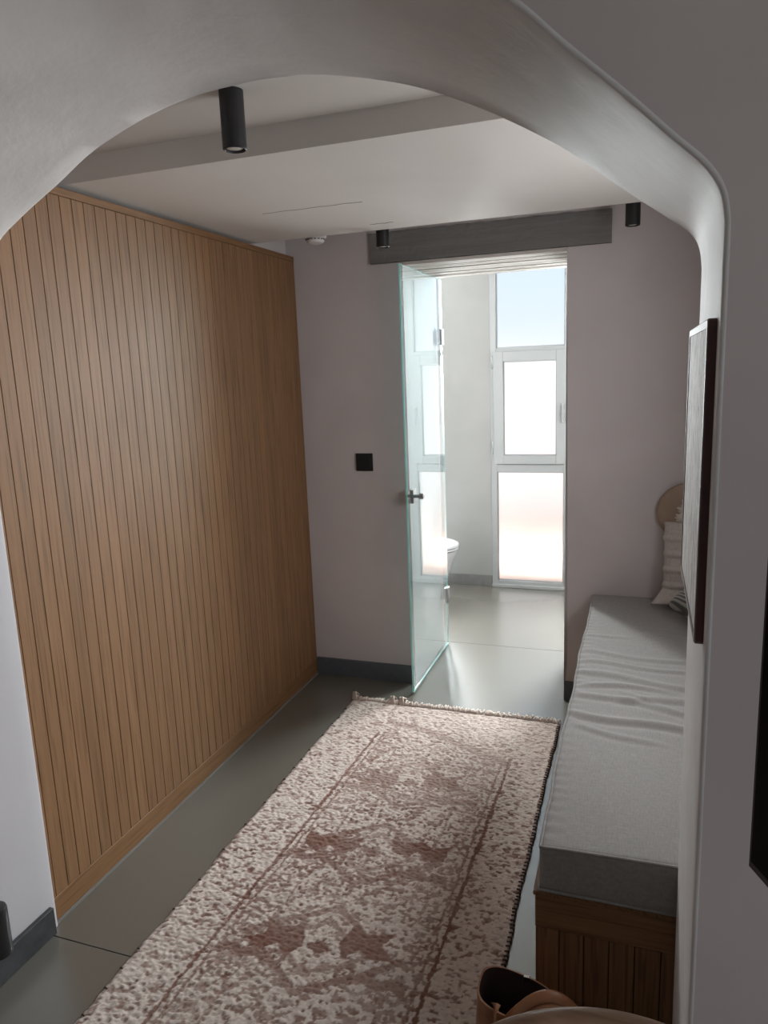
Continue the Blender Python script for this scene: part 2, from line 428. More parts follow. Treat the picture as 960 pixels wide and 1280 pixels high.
secs = [(YA0 + r1 * (1 - math.cos(k / 4 * PI / 2)), r1 * (1 - math.sin(k / 4 * PI / 2))) for k in range(5)]
secs += [(YA0 + r1 + (YA1 - r2 - YA0 - r1) * k / 10, 0.0) for k in range(1, 10)]
secs += [(YA1 - r2 * math.cos(k / 4 * PI / 2) if False else YA1 - r2 * (1 - math.sin(k / 4 * PI / 2)), r2 * (1 - math.cos(k / 4 * PI / 2))) for k in range(5)]
bm = bmesh.new(); rings = []
for (y, off) in secs:
    t = (y - YA0) / (YA1 - YA0)
    pl = [((1 - t) * a[0] + t * b[0], (1 - t) * a[1] + t * b[1]) for a, b in zip(nearP, farP)]
    if off: pl = offset(pl, off)
    ring = []
    for (x, z) in pl:
        w = .0035 * (math.sin(7 * z + 5 * y + 3 * x) + math.sin(13 * x - 9 * y)) * min(1, max(0, (z - .2) * 2)) * (1 if .02 < t < .98 else 0)
        ring.append(bm.verts.new((x, y, z + w * .7)))
    rings.append(ring)
for a, b in zip(rings, rings[1:]):
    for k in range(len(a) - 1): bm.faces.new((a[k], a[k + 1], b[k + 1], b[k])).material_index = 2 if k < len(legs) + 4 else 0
nl = len(legs)
for ring, y in ((rings[0], YA0), (rings[-1], YA1)):
    n = len(ring); outer = []
    for k, v in enumerate(ring):
        if k < nl: q = (-2.72, y, v.co.z)
        elif k >= n - nl: q = (1.72, y, v.co.z)
        else: q = (v.co.x, y, 2.6)
        outer.append(bm.verts.new(q))
    for k in range(n - 1):
        lst = [ring[k], ring[k + 1], outer[k + 1]]
        if k == nl - 1: lst.append(bm.verts.new((-2.72, y, 2.6)))
        if k == n - nl - 1: lst.append(bm.verts.new((1.72, y, 2.6)))
        lst.append(outer[k]); bm.faces.new(lst).material_index = 1
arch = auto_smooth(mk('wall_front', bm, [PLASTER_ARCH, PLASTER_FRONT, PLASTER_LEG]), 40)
struct(arch, 'thick plastered arch wall between the living room and the hall')

# the room on the lens side
struct(mk('wall_living_left', bx(-2.85, -2.72, -3.1, YA0, 0, 2.6), PLASTER))
struct(mk('wall_living_back', bx(-2.85, 1.85, -3.22, -3.1, 0, 2.6), PLASTER))
wl = bmesh.new()
box(wl, 1.72, 1.85, -3.1, -1.80, 0, 2.6); box(wl, 1.72, 1.85, .30, 1.44, 0, 2.6); box(wl, 1.72, 1.85, -1.80, .30, 0, .30); box(wl, 1.72, 1.85, -1.80, .30, 2.2, 2.6)
struct(mk('wall_living_right', wl, PLASTER))
struct(mk('ceiling_living', bx(-2.85, 1.85, -3.22, YA1, 2.6, 2.72), CEIL))

# bathroom shell
XBL, XBR = -1.80, .50
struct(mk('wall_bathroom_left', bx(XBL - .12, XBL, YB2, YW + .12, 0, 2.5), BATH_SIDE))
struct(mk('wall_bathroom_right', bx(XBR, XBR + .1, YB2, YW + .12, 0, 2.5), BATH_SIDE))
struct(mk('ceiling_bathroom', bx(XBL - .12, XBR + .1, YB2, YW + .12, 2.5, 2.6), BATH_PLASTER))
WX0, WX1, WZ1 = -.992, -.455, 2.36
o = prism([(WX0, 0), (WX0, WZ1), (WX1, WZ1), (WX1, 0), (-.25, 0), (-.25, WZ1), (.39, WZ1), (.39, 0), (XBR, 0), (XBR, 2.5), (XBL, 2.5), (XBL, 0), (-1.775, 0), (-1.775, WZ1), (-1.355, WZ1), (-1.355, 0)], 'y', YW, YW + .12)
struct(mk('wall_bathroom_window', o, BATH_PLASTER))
struct(mk('baseboard_bathroom', bx(-1.354, WX0 - .002, YW - .012, YW, 0, .079, bev=.001), GSTONE))
# terrace outside
for k, (xa, xb) in enumerate(((-1.31, -1.27), (-.37, -.33))):  # fins added to screen the fill lights from the frosted panes
    struct(mk('added_baffle_fin', bx(xa, xb, YW + .12, 5.85, -.04, 2.6, bev=.004), WHITER), 'added white fin hiding the fill lights from the frosted panes')
struct(mk('floor_terrace', bx(-8, 8, 5.35, 16, -.14, -.04), TERRA), 'terracotta terrace beyond the frosted window')
struct(mk('wall_terrace', bx(-8, 8, 7.6, 7.8, -.04, 1.75, bev=.02), WHITER), 'white parapet wall of the terrace')

# baseboards
struct(mk('baseboard_back', bx(-1.583, JL - .004, YB - .012, YB, 0, .093, bev=.0012), SLATE))
struct(mk('baseboard_back_2', bx(JR + .002, -.20, YB - .013, YB, 0, .093, bev=.0012), SLATE))
struct(mk('baseboard_left', bx(-1.568, -1.553, 1.0, 1.412, 0, .082, bev=.001), DSTONE))
struct(mk('trim_2', bx(XP - .002, XP + .008, 1.435, 3.305, 0, .004), SEAL), 'pale sealant line under the boarded wall')

# lintel
li = thing('door_lintel', 'long rough grey cast lintel beam above the doorway', 'beam', (-.667, YB, 2.035))
b = bmesh.new(); x0, x1, y0, y1, z0, z1 = -1.196, -.138, YB - .012, YB2, 2.0352, 2.1698
box(b, x0, x1, y0, y1, z0, z1)
bmesh.ops.subdivide_edges(b, edges=[e for e in b.edges if abs(e.verts[0].co.x - e.verts[1].co.x) > .5], cuts=50)
bmesh.ops.subdivide_edges(b, edges=[e for e in b.edges if abs(e.verts[0].co.z - e.verts[1].co.z) > .1], cuts=4)
for v in b.verts:
    if v.co.y < y0 + 1e-4:
        v.co.y += random.uniform(-.0015, .0015)
        if v.co.z < z0 + 1e-4: v.co.z += random.uniform(0, .003)
        if v.co.z > z1 - 1e-4: v.co.z -= random.uniform(0, .003)
part('beam', b, LINTEL, li)
# ribbed underside of the reveal: board-marked strips
b = bmesh.new(); ny = 11
for k in range(ny):
    ya = YB - .004 + (YB2 - YB + .004) * k / ny; yb = YB - .004 + (YB2 - YB + .004) * (k + 1) / ny
    dz = [.000, .004, .0015, .005, .0005, .003, .0045, .001, .004, .0, .003][k]
    box(b, JL + .001, JR - .001, ya + .0004, yb - .0004, 2.020 + dz * .6, 2.0352, bev=.0008)
part('soffit_board', b, SOFFIT, li)['kind'] = 'stuff'

# ------------------------------------------------------------------ oak boarded wall
pn = thing('oak_board_panel', 'full-height wall panel of narrow vertical oak boards with dark grooves', 'wall panel', (XP, 2.37, 0))
part('backing', bx(XW + .001, XP - .014, 1.432, 3.308, .004, 2.104), GROOVE, pn)
part('bottom_rail', bx(XP - .013, XP, 1.434, 3.306, .004, .076, bev=.0012), OAKH, pn)
part('top_rail', bx(XP - .013, XP + .001, 1.434, 3.306, 2.079, 2.102, bev=.0012), OAKH, pn)
part('stile', bx(XP - .013, XP, 1.434, 1.4555, .077, 2.078, bev=.0010), OAK, pn)
part('stile', bx(XP - .013, XP, 3.2955, 3.306, .077, 2.078, bev=.0010), OAK, pn)
NP = 38; pw = (3.2945 - 1.4565) / NP
me = None
for k in range(NP):
    yc = 1.4565 + pw * (k + .5)
    if me is None:
        first = mk('plank', bx(-.0135, -.0005, -pw / 2 + .0011, pw / 2 - .0011, .077, 2.078, bev=.0007), OAK, pn); me = first.data
        first.location = (0, yc - 2.37, 0)
    else:
        c = first.copy(); COL.objects.link(c); c.parent = pn; c.location = (0, yc - 2.37, 0)

# ------------------------------------------------------------------ bench and its cushion
BX0, BY0, BY1 = -.198, 1.455, YB - .002
be = thing('storage_bench', 'built-in oak bench with vertical boards along the right wall', 'bench', (.12, 2.38, 0))
part('carcass', bx(BX0 + .013, XR - .001, BY0 + .013, BY1, .001, .398), GROOVE, be)
part('seat_board', bx(BX0 - .004, XR - .001, BY0 - .004, BY1, .398, .408, bev=.001), OAKH, be)
part('top_rail', bx(BX0, XR - .001, BY0, BY0 + .0125, .316, .3975, bev=.0012), OAKX, be)
part('side_rail', bx(BX0, BX0 + .0125, BY0 + .013, BY1, .316, .3975, bev=.0012), OAKH, be)
part('bottom_rail', bx(BX0, XR - .001, BY0, BY0 + .0125, .002, .05, bev=.0012), OAKX, be)
part('bottom_rail', bx(BX0, BX0 + .0125, BY0 + .013, BY1, .002, .05, bev=.0012), OAKH, be)
nb = 12; w = (XR - .002 - BX0) / nb
for k in range(nb):
    part('plank', bx(BX0 + w * k + .001, BX0 + w * (k + 1) - .001, BY0 + .0005, BY0 + .0125, .051, .315, bev=.0012), OAKB, be)
nb = 34; w = (BY1 - BY0 - .013) / nb
for k in range(nb):
    part('plank', bx(BX0 + .0005, BX0 + .0125, BY0 + .013 + w * k + .001, BY0 + .013 + w * (k + 1) - .001, .051, .315, bev=.0012), OAKB, be)

def rounded_box(nx, ny, nz, hx, hy, hz, r, fn=None):
    bm = bmesh.new(); cache = {}
    def V(i, j, k):
        key = (i, j, k)
        if key in cache: return cache[key]
        p = np.array([-hx + 2 * hx * i / nx, -hy + 2 * hy * j / ny, -hz + 2 * hz * k / nz])
        q = np.clip(p, [-hx + r, -hy + r, -hz + r], [hx - r, hy - r, hz - r]); d = p - q; L = np.linalg.norm(d)
        if L > 1e-9: p = q + d / L * min(r, L if L < r else r)
        if fn is not None: p = fn(p)
        cache[key] = bm.verts.new(tuple(p)); return cache[key]
    for i in range(nx):
        for j in range(ny):
            for k in (0, nz): bm.faces.new((V(i, j, k), V(i + 1, j, k), V(i + 1, j + 1, k), V(i, j + 1, k)))
    for i in range(nx):
        for k in range(nz):
            for j in (0, ny): bm.faces.new((V(i, j, k), V(i + 1, j, k), V(i + 1, j, k + 1), V(i, j, k + 1)))
    for j in range(ny):
        for k in range(nz):
            for i in (0, nx): bm.faces.new((V(i, j, k), V(i, j + 1, k), V(i, j + 1, k + 1), V(i, j, k + 1)))
    return bm
CX0, CX1, CY0, CY1, CZ0, CZ1 = -.192, XR - .01, 1.452, YB - .006, .4085, .522
ccx, ccy, ccz = (CX0 + CX1) / 2, (CY0 + CY1) / 2, (CZ0 + CZ1) / 2
#  folds: (y at left edge, slope, x start, x end, height, width)
FOLDS = [(2.62, -.16, -.19, .30, .0030, .016), (2.52, -.10, -.17, .25, .0035, .014), (2.43, -.22, -.19, .34, .0050, .020), (2.33, -.02, -.16, .15, .0050, .015),
         (2.27, -.30, -.19, .38, .0050, .016), (2.20, .16, -.05, .30, .0045, .018), (2.12, -.18, -.19, .34, .0070, .017), (2.05, -.34, -.16, .10, .0040, .014), (2.80, -.05, -.19, .0, .0020, .014),
         (2.90, -.10, .02, .34, .0022, .016), (2.35, -.5, -.03, .12, .004, .012)]
def cush(p):
    x, y, z = p[0] + ccx, p[1] + ccy, p[2] + ccz
    t = max(0, min(1, (p[2] + .03) / .08))
    dz = .003 * math.sin(x * 9 + y * 4) * math.sin(y * 5.1)
    for (y0, s, xa, xb, h, wd) in FOLDS:
        yy = y0 + s * (x + .19) + .012 * math.sin(x * 17 + y0 * 9)
        if xa - .06 < x < xb + .06:
            f = min(1, max(0, (x - xa) / .05 + .4)) * min(1, max(0, (xb - x) / .10))
            u = (y - yy) / wd
            dz += h * f * (math.exp(-u * u) - .6 * math.exp(-(u + 1.5) ** 2))
    # little puckers along the seam on the room side
    e = math.exp(-((x - CX0) / .03) ** 2)
    dz += .0016 * e * math.sin(y * 150 + 2 * math.sin(y * 11)) * (.4 + .6 * math.sin(y * 3.1) ** 2)
    dx = .0025 * e * math.sin(y * 9) + .0012 * e * math.sin(y * 31)
    crown = .006 * (1 - (p[0] / .32) ** 2) if p[2] > 0 else 0
    return np.array([p[0] + dx, p[1] - .002 * math.sin(x * 11) * (1 if p[1] < -.9 else 0), p[2] + dz * t + crown * t])
cu = thing('bench_cushion', 'long light grey linen seat cushion lying on the oak bench', 'cushion', (ccx, ccy, ccz))
mk('cushion_body', rounded_box(56, 300, 8, (CX1 - CX0) / 2, (CY1 - CY0) / 2, (CZ1 - CZ0) / 2, .010, cush), LINEN, cu, True)
def piping(zc, sgn):
    hx, hy = (CX1 - CX0) / 2 - .002, (CY1 - CY0) / 2 - .002; pts = []
    for a, b, n in (((-hx, -hy), (hx, -hy), 30), ((hx, -hy), (hx, hy), 90), ((hx, hy), (-hx, hy), 30), ((-hx, hy), (-hx, -hy), 160)):
        for k in range(n):
            q = np.array([a[0] + (b[0] - a[0]) * k / n, a[1] + (b[1] - a[1]) * k / n, zc]); q2 = cush(q)
            pts.append(tuple(q2 if sgn > 0 else q))
    return tube(pts, .0036, 6, closed=True)
mk('piping', piping((CZ1 - CZ0) / 2 - .003, 1), LINEN, cu, True)
mk('piping', piping(-(CZ1 - CZ0) / 2 + .004, -1), LINEN, cu, True)

# ------------------------------------------------------------------ cushions and the disc in the corner
def pillow_bm(w, h, t, nu=26, nv=26, fn=None, pinch=.10):
    """pillow in the XZ plane, thickness along Y; corners stay sharp, sides draw in"""
    bm = bmesh.new(); fr = []; bk = []
    for j in range(nv + 1):
        ra, rb = [], []
        for i in range(nu + 1):
            u = 2 * i / nu - 1; v = 2 * j / nv - 1
            x = u * w / 2 * (1 - pinch * (1 - v * v) * abs(u) ** 2 * .6); z = v * h / 2 * (1 - pinch * (1 - u * u) * abs(v) ** 2 * .6)
            th = t / 2 * ((1 - u ** 4) * (1 - v ** 4)) ** .45
            d = fn(u, v) if fn else 0
            a = bm.verts.new((x, -th - d * (1 if th > 1e-6 else 0), z)); ra.append(a)
            rb.append(a if (i in (0, nu) or j in (0, nv)) else bm.verts.new((x, th, z)))
        fr.append(ra); bk.append(rb)
    for j in range(nv):
        for i in range(nu):
            bm.faces.new((fr[j][i], fr[j][i + 1], fr[j + 1][i + 1], fr[j + 1][i]))
            q = (bk[j][i], bk[j + 1][i], bk[j + 1][i + 1], bk[j][i + 1])
            try: bm.faces.new(q)
            except ValueError: pass
    return bm
def placed(bm, rot, loc):
    Mx = rot.to_4x4(); bmesh.ops.transform(bm, matrix=Mx, verts=bm.verts[:]); bmesh.ops.translate(bm, vec=Vector(loc), verts=bm.verts[:]); return bm
# ribbed white pillow standing against the back wall
rp_ = thing('ribbed_pillow', 'off-white pillow with horizontal ribs standing against the back wall under the disc', 'pillow', (.255, 3.20, .536))
rot = Matrix.Rotation(math.radians(-9), 3, 'X')
RIB = lambda v: max(0, math.sin((v + 1) * 5.2 * PI + .4)) ** 1.3 if v > -.62 else 0
b = pillow_bm(.310, .345, .11, 40, 120, lambda u, v: .010 * RIB(v) * (1 - u ** 8), .02)
for v in b.verts:
    t = v.co.z / .1725
    if t < -.62: v.co.x *= 1 + .30 * ((-.62 - t) / .38) ** 1.2
    else: v.co.x *= 1 + .035 * (RIB(t) - .5)
    if t < -.62: v.co.y -= .055 * ((-.62 - t) / .38) ** 1.3
part('pillow_cover', placed(b, rot, (.252, 3.215, .713)), PILLOWW, rp_, True)
def striped():
    m = linen('striped_cotton', (0.2, 0.2, 0.19)); n = N(m)
    wv = n.new('ShaderNodeTexWave', wave_type='BANDS', bands_direction='X'); wv.inputs['Scale'].default_value = 24; wv.inputs['Distortion'].default_value = .4
    n.link(n.coords(), wv.inputs[0])
    n.color(n.ramp(wv.outputs['Fac'], [(0.35, (0.095, 0.098, 0.088)), (0.55, (0.34, 0.33, 0.30))])); return m
STRIPED = striped()
sp_ = thing('striped_pillow', 'dark grey and beige striped pillow lying on the bench cushion before the ribbed one', 'pillow', (.272, 2.975, .632))
b = pillow_bm(.235, .235, .115, 26, 26, None, .16)
ob = part('pillow_cover', bmesh.new(), STRIPED, sp_)
me = ob.data; bmesh.ops.recalc_face_normals(b, faces=b.faces[:]); b.to_mesh(me); b.free()
for p in me.polygons: p.use_smooth = True
ob.rotation_euler = (Matrix.Rotation(math.radians(22), 3, 'X') @ Matrix.Rotation(math.radians(-17), 3, 'Y') @ Matrix.Rotation(math.radians(42), 3, 'Z') @ Matrix.Rotation(math.radians(-90), 3, 'X')).to_euler(); ob.location = (0, 0, 0)
# round tan disc hanging on the back wall with its yarn rosette
dcx, dcz = .197, .915
ds = thing('wall_disc', 'round tan straw disc with a cream yarn rosette hanging above the ribbed pillow', 'wall decoration', (dcx, YB - .002, dcz))
b = lathe([(.002, -.050), (.030, -.049), (.060, -.046), (.100, -.038), (.122, -.030), (.128, -.026), (.129, -.022), (.126, -.018), (.100, -.014), (.05, -.010), (.004, -.0)], 48, None, (dcx, YB - .002, dcz), 'y')
part('disc', b, STRAW, ds, True)
b = bmesh.new(); random.seed(3)
for k in range(26):
    a = 2 * PI * k / 26 + random.uniform(-.1, .1); L = random.uniform(.056, .074); pts = []
    for s in range(7):
        t = s / 6; r = L * t; wv = .004 * math.sin(t * 9 + k)
        pts.append((dcx + math.cos(a) * r * .8 - math.sin(a) * wv, YB - .053 - .014 * math.sin(t * PI) + .006 * t, dcz + math.sin(a) * r * 1.0 + math.cos(a) * wv))
    tube(pts, [.004, .0065, .008, .0085, .008, .007, .004], 6, b)
part('rosette', b, TASSEL, ds, True)['kind'] = 'stuff'

# ------------------------------------------------------------------ rug
RX0, RX1, RY0, RY1 = -1.280, -.308, .62, 3.045
def rug():
    root = thing('runner_rug', 'long shaggy beige rug with faded brown pattern on the dark floor', 'rug', ((RX0 + RX1) / 2, (RY0 + RY1) / 2, 0))
    st = .0038; nx = int((RX1 - RX0) / st); ny = int((RY1 - RY0) / st)
    gx, gy = np.meshgrid(np.linspace(0, 1, nx + 1), np.linspace(0, 1, ny + 1), indexing='xy')
    X = RX0 + gx * (RX1 - RX0); Y = RY0 + gy * (RY1 - RY0)
    ex = np.minimum(X - RX0, RX1 - X)
    # ragged long sides
    wob = .006 * (vnoise(Y * 9, Y * 0, 3) - .5) + .004 * (vnoise(Y * 60, Y * 0, 4) - .5)
    sidew = np.clip(1 - ex / .05, 0, 1); Xg = X + wob * sidew
    Yg = Y + .012 * (vnoise(X * 8, X * 0, 5) - .5) * np.clip(1 - (RY1 - Y) / .08, 0, 1)
    # wavy domain so that outlines look knotted
    wx = X + .009 * (vnoise(X * 70, Y * 70, 11) - .5) + .006 * (vnoise(X * 20, Y * 20, 12) - .5); wy = Y + .010 * (vnoise(X * 70, Y * 70, 13) - .5) + .006 * (vnoise(X * 20, Y * 20, 14) - .5)
    # field lines run very slightly askew
    fl_ = -1.108 + (Y - 1.35) * .042; fr_ = -.482 + (Y - 1.4) * .015
    brown = np.zeros_like(X)
    def add(mask, a): np.maximum(brown, np.where(mask, a, 0), out=brown)
    infield = (X > fl_ + .02) & (X < fr_ - .02) & (Y < 2.80)
    # double border lines
    for d, wd, a in ((0, .0062, .95), (.026, .0042, .75)):
        add((np.abs(wx - fl_ - d) < wd) & (Y < 2.77), a); add((np.abs(wx - fr_ + d) < wd) & (Y < 2.70), a)
    # pointed far end of the field
    xc = (fl_ + fr_) / 2
    tip = 2.84 - .48 * np.abs(wx - (-.80)) + .02 * np.sin(wx * 30)
    tipb = 2.83 - np.where(wx > -.86, .47 * (wx + .86), -.20 * (wx + .86) * -1)
    add((np.abs(wy - tipb) < .022) & (X > fl_) & (X < fr_ + .01), .62)
    # big hooked medallions down the middle, twice mirrored
    def poly(cx, cy, pts, a):
        m = np.zeros_like(X, bool); px = [cx + p[0] for p in pts]; py = [cy + p[1] for p in pts]; n = len(pts); j = n - 1
        for i in range(n):
            c = ((py[i] > wy) != (py[j] > wy)) & (wx < (px[j] - px[i]) * (wy - py[i]) / (py[j] - py[i] + 1e-12) + px[i]); m ^= c; j = i
        add(m, a); return m
    arrow = [(-.10, -.02), (-.075, .06), (-.03, .03), (.045, .055), (.02, .0), (.07, -.035), (.02, -.055), (-.03, -.03), (-.07, -.07)]
    bow = [(-.10, .05), (-.05, .02), (0, .045), (.05, .015), (.10, .06), (.085, -.03), (.03, -.045), (0, -.01), (-.035, -.05), (-.09, -.03)]
    for cy, fl, a in ((1.60, 1, .95), (2.02, -1, .88), (2.44, 1, .72), (1.18, -1, .95), (.80, 1, .9)):
        for sgn in (-1, 1):
            poly(-.80 + sgn * .145, cy + .02 * sgn, [(sgn * fl * p[0], p[1]) for p in (arrow if fl > 0 else bow)], a)
            poly(-.80 + sgn * .20, cy - .10, [(sgn * p[0] * .8, -p[1] * .55) for p in bow], a * .85)
        dd = np.abs(wx + .80) / .225 + np.abs(wy - cy + .03) / .155
        add((np.abs(dd - 1) < .085) & infield, a * .8); add((np.abs(dd - .62) < .06) & infield, a * .7); add((dd < .17), a)
        for sx_ in (-1, 1):
            for sy_ in (-1, 1):
                q = np.hypot((wx + .80 - sx_ * .10), (wy - cy + .03 - sy_ * .065)); add((np.abs(q - .022) < .007), a * .85); add(q < .007, a)
    # rows of dots and dashes between them
    for cy in (1.38, 1.82, 2.24, 2.60, 1.0):
        for k in (-2, -1, 0, 1, 2):
            for dy in (-.05, 0, .05):
                add((((wx + .80 - k * .085 - dy * .6) / .020) ** 2 + ((wy - cy - dy) / .010) ** 2) < 1, .62)
        add((np.abs(wy - cy - .085 - .012 * np.sin(X * 60)) < .006) & infield, .5)
    # small motifs in the side guard stripe
    for k in range(40):
        yy = .70 + k * .055
        for xx in (-1.035 + (yy - 1.4) * .03, -.555 + (yy - 1.4) * .02):
            q = np.maximum(np.abs(wx - xx) / .020, np.abs(wy - yy) / .014)
            add((np.abs(q - .8) < .28) if k % 3 else (q < .75), .62)
    add((np.abs(wx - (fl_ + .125)) < .004) & (Y < 2.66) & (vnoise(Y * 7, X * 0, 41) > .35), .6)
    add((np.abs(wx - (fr_ - .135)) < .004) & (Y < 2.62) & (vnoise(Y * 7, X * 0, 42) > .35), .55)
    # broken filler pattern over the field
    fil = vnoise(X * 85, Y * 105, 21) * .65 + vnoise(X * 150, Y * 170, 22) * .35
    cl = vnoise(X * 6, Y * 6, 23)
    add((fil > .61 - .07 * cl) & infield & (brown < .3), .72)
    # flecks of the outer border: short lateral dashes
    bf = vnoise(X * 80, Y * 150, 31) * .62 + vnoise(X * 55 + Y * 20, Y * 95, 32) * .38
    add((bf > .61) & ~infield, .74)
    fade = 1 - .42 * np.clip((Y - 2.25) / .7, 0, 1) * np.clip((X + 1.15) / .5, .35, 1)
    wear = .84 + .34 * vnoise(X * 11, Y * 11, 51)
    brown = np.clip(brown * fade * wear, 0, 1)
    # soft knot noise
    kn = vnoise(X * 190, Y * 230, 61); kn2 = vnoise(X * 105 + Y * 20, Y * 165, 62)
    H = .0095 + .0050 * (kn2 - .35) + .0022 * (kn - .5) + .003 * (vnoise(X * 12, Y * 12, 63) - .5) - .0028 * np.clip(brown - .25, 0, .6)
    H *= np.clip(ex / .012, .25, 1) ** .5 * np.clip((RY1 - Y) / .012, .25, 1) ** .5
    brown = np.clip(brown + .30 * (kn2 < .22) * (.5 + .5 * kn), 0, 1)
    pink = vnoise(X * 2.1, Y * 2.1, 71)
    base = np.stack([.62 + .03 * pink, .54 + .02 * pink, .48 + .03 * pink], -1)
    tan = np.clip((Y - 2.2) / .8, 0, 1)[..., None]
    base = base * (1 - .28 * tan) + np.array([.60, .47, .395]) * (.28 * tan)
    dark = np.stack([.20 + 0 * X, .095 + 0 * X, .066 + 0 * X], -1)
    colr = base * (1 - brown[..., None]) + dark * brown[..., None]
    colr *= (.88 + .24 * kn)[..., None]
    cx, cy_ = (RX0 + RX1) / 2, (RY0 + RY1) / 2
    co = np.stack([Xg - cx, Yg - cy_, H], -1).reshape(-1, 3)
    idx = np.arange((nx + 1) * (ny + 1)).reshape(ny + 1, nx + 1)
    q = np.stack([idx[:-1, :-1], idx[:-1, 1:], idx[1:, 1:], idx[1:, :-1]], -1).reshape(-1, 4)
    # skirt to the floor
    bd = np.concatenate([idx[0, :], idx[1:, -1], idx[-1, -2::-1], idx[-2:0:-1, 0]]); nb_ = len(bd)
    low = co[bd].copy(); low[:, 2] = .001; off = len(co)
    co = np.concatenate([co, low]); a = np.arange(nb_); b_ = (a + 1) % nb_
    q = np.concatenate([q, np.stack([bd[b_], bd[a], off + a, off + b_], -1)])
    colr = np.concatenate([colr.reshape(-1, 3), np.tile(np.array([[.22, .15, .13]]), (nb_, 1))])
    me = bpy.data.meshes.new('pile'); me.vertices.add(len(co)); me.vertices.foreach_set('co', co.ravel())
    me.loops.add(len(q) * 4); me.loops.foreach_set('vertex_index', q.ravel().astype(np.int32))
    me.polygons.add(len(q)); me.polygons.foreach_set('loop_start', np.arange(0, len(q) * 4, 4, dtype=np.int32))
    me.polygons.foreach_set('loop_total', np.full(len(q), 4, dtype=np.int32)); me.update(calc_edges=True)
    ca = me.color_attributes.new('pattern', 'FLOAT_COLOR', 'POINT')
    ca.data.foreach_set('color', np.concatenate([colr, np.ones((len(colr), 1))], 1).ravel())
    me.polygons.foreach_set('use_smooth', [True] * len(me.polygons))
    m = mat('rug_wool', (.5, .4, .36), .95, spec=.1); n = N(m)
    at = n.new('ShaderNodeAttribute', attribute_name='pattern'); n.color(at.outputs['Color'])
    n.bump(n.noise(n.coords((1, 1.6, 1)), 330, 3, .6), .5, .004); n.b.inputs['Sheen Weight'].default_value = .25
    me.materials.append(m)
    o = bpy.data.objects.new('pile', me); COL.objects.link(o); o.parent = root
    # fringe of the far end
    rng = random.Random(5); b = bmesh.new()
    for k in range(190):
        x = RX0 + (RX1 - RX0) * (k + rng.uniform(.1, .9)) / 190 - cx; L = rng.uniform(.026, .052); s = rng.uniform(-.014, .014); pts = []
        y0 = RY1 - .008 - cy_
        for t in (0, .35, .7, 1): pts.append((x + s * t + .003 * math.sin(t * 7 + k), y0 + L * t, .010 + .012 * math.sin(t * PI * .9) * rng.uniform(.5, 1.2) - .006 * t))
        tube(pts, [.0028, .0034, .0030, .0016], 5, b)
    for (fx, L) in ((-1.278, .05), (-1.085, .05), (-1.04, .06)):     # longer curled-up tassels on the left corner
        for j in range(5):
            pts = [(fx - cx + .004 * j, RY1 - cy_ - .01, .012), (fx - cx + .003 * j - .006, RY1 - cy_ + .012, .03 + .003 * j), (fx - cx - .012 + .004 * j, RY1 - cy_ + .028, .030), (fx - cx - .010 + .005 * j, RY1 - cy_ + L, .012)]
            tube(pts, [.004, .004, .0035, .002], 5, b)
    fr = mk('fringe', b, mat('fringe_wool', (.60, .50, .44), .95), root, True); fr['kind'] = 'stuff'
    # bound long edges with dark stitches
    b = bmesh.new()
    for sgn, xe in ((1, RX1), (-1, RX0)):
        y = RY0 + .01
        while y < RY1 - .02:
            i = int(round((y - RY0) / (RY1 - RY0) * ny)); xx = float(Xg[i, nx if sgn > 0 else 0]) - cx
            tube([(xx - sgn * .008, y - cy_, .009), (xx - sgn * .0005, y - cy_ + .003, .0085), (xx + sgn * .0035, y - cy_ + .005, .004), (xx + sgn * .002, y - cy_ + .006, .001)], .0024, 5, b)
            y += rng.uniform(.013, .021) if sgn > 0 else rng.uniform(.06, .16)
    e = mk('edge_stitching', b, mat('dark_edge_yarn', (.085, .06, .052), .95), root, True); e['kind'] = 'stuff'
rug()

# ------------------------------------------------------------------ ceiling spots, detector, switch
def spot(name, label, x, y, ztop):
    r = thing(name, label, 'ceiling light', (x, y, ztop), 'black cylinder ceiling spots'); H = .124
    b = lathe([(.0275, 0), (.0275, -H + .001), (.0265, -H), (.0225, -H), (.0215, -H + .010)], 36, None, (x, y, ztop))
    o = part('housing', b, BLACK, r); auto_smooth(o, 40)
    b = lathe([(.021, -H + .010), (.0195, -H + .0035), (.012, -H + .0015), (.002, -H + .001)], 28, None, (x, y, ztop))
    o = part('lamp', b, LENS, r, True)
    b = tube([(x + .0245 * math.cos(2 * PI * k / 36), y + .0245 * math.sin(2 * PI * k / 36), ztop - H) for k in range(36)], .0014, 6, closed=True)
    part('trim_ring', b, BLACK, r)
    return r
spot('ceiling_spot', 'nearest black cylinder spot on the upper ceiling in front of the lowered panel', -.894, 1.592, 2.185)
spot('ceiling_spot', 'black cylinder spot before the left end of the lintel', -1.040, 3.035, 2.185)
spot('ceiling_spot', 'black cylinder spot right of the lintel beside the arch', -.054, 3.10, 2.185)
sd = thing('smoke_detector', 'small white round smoke detector near the back left ceiling corner', 'smoke detector', (-1.375, 3.10, 2.185))
part('base', lathe([(.030, 0), (.030, -.024), (.049, -.026), (.050, -.045), (.046, -.050)], 40, None, (-1.375, 3.10, 2.185)), WHITEP, sd, ang=35)
part('dome', lathe([(.040, -.050), (.040, -.060), (.034, -.068), (.018, -.073), (.003, -.074)], 40, None, (-1.375, 3.10, 2.185)), WHITEP, sd, ang=35)
b = bmesh.new()
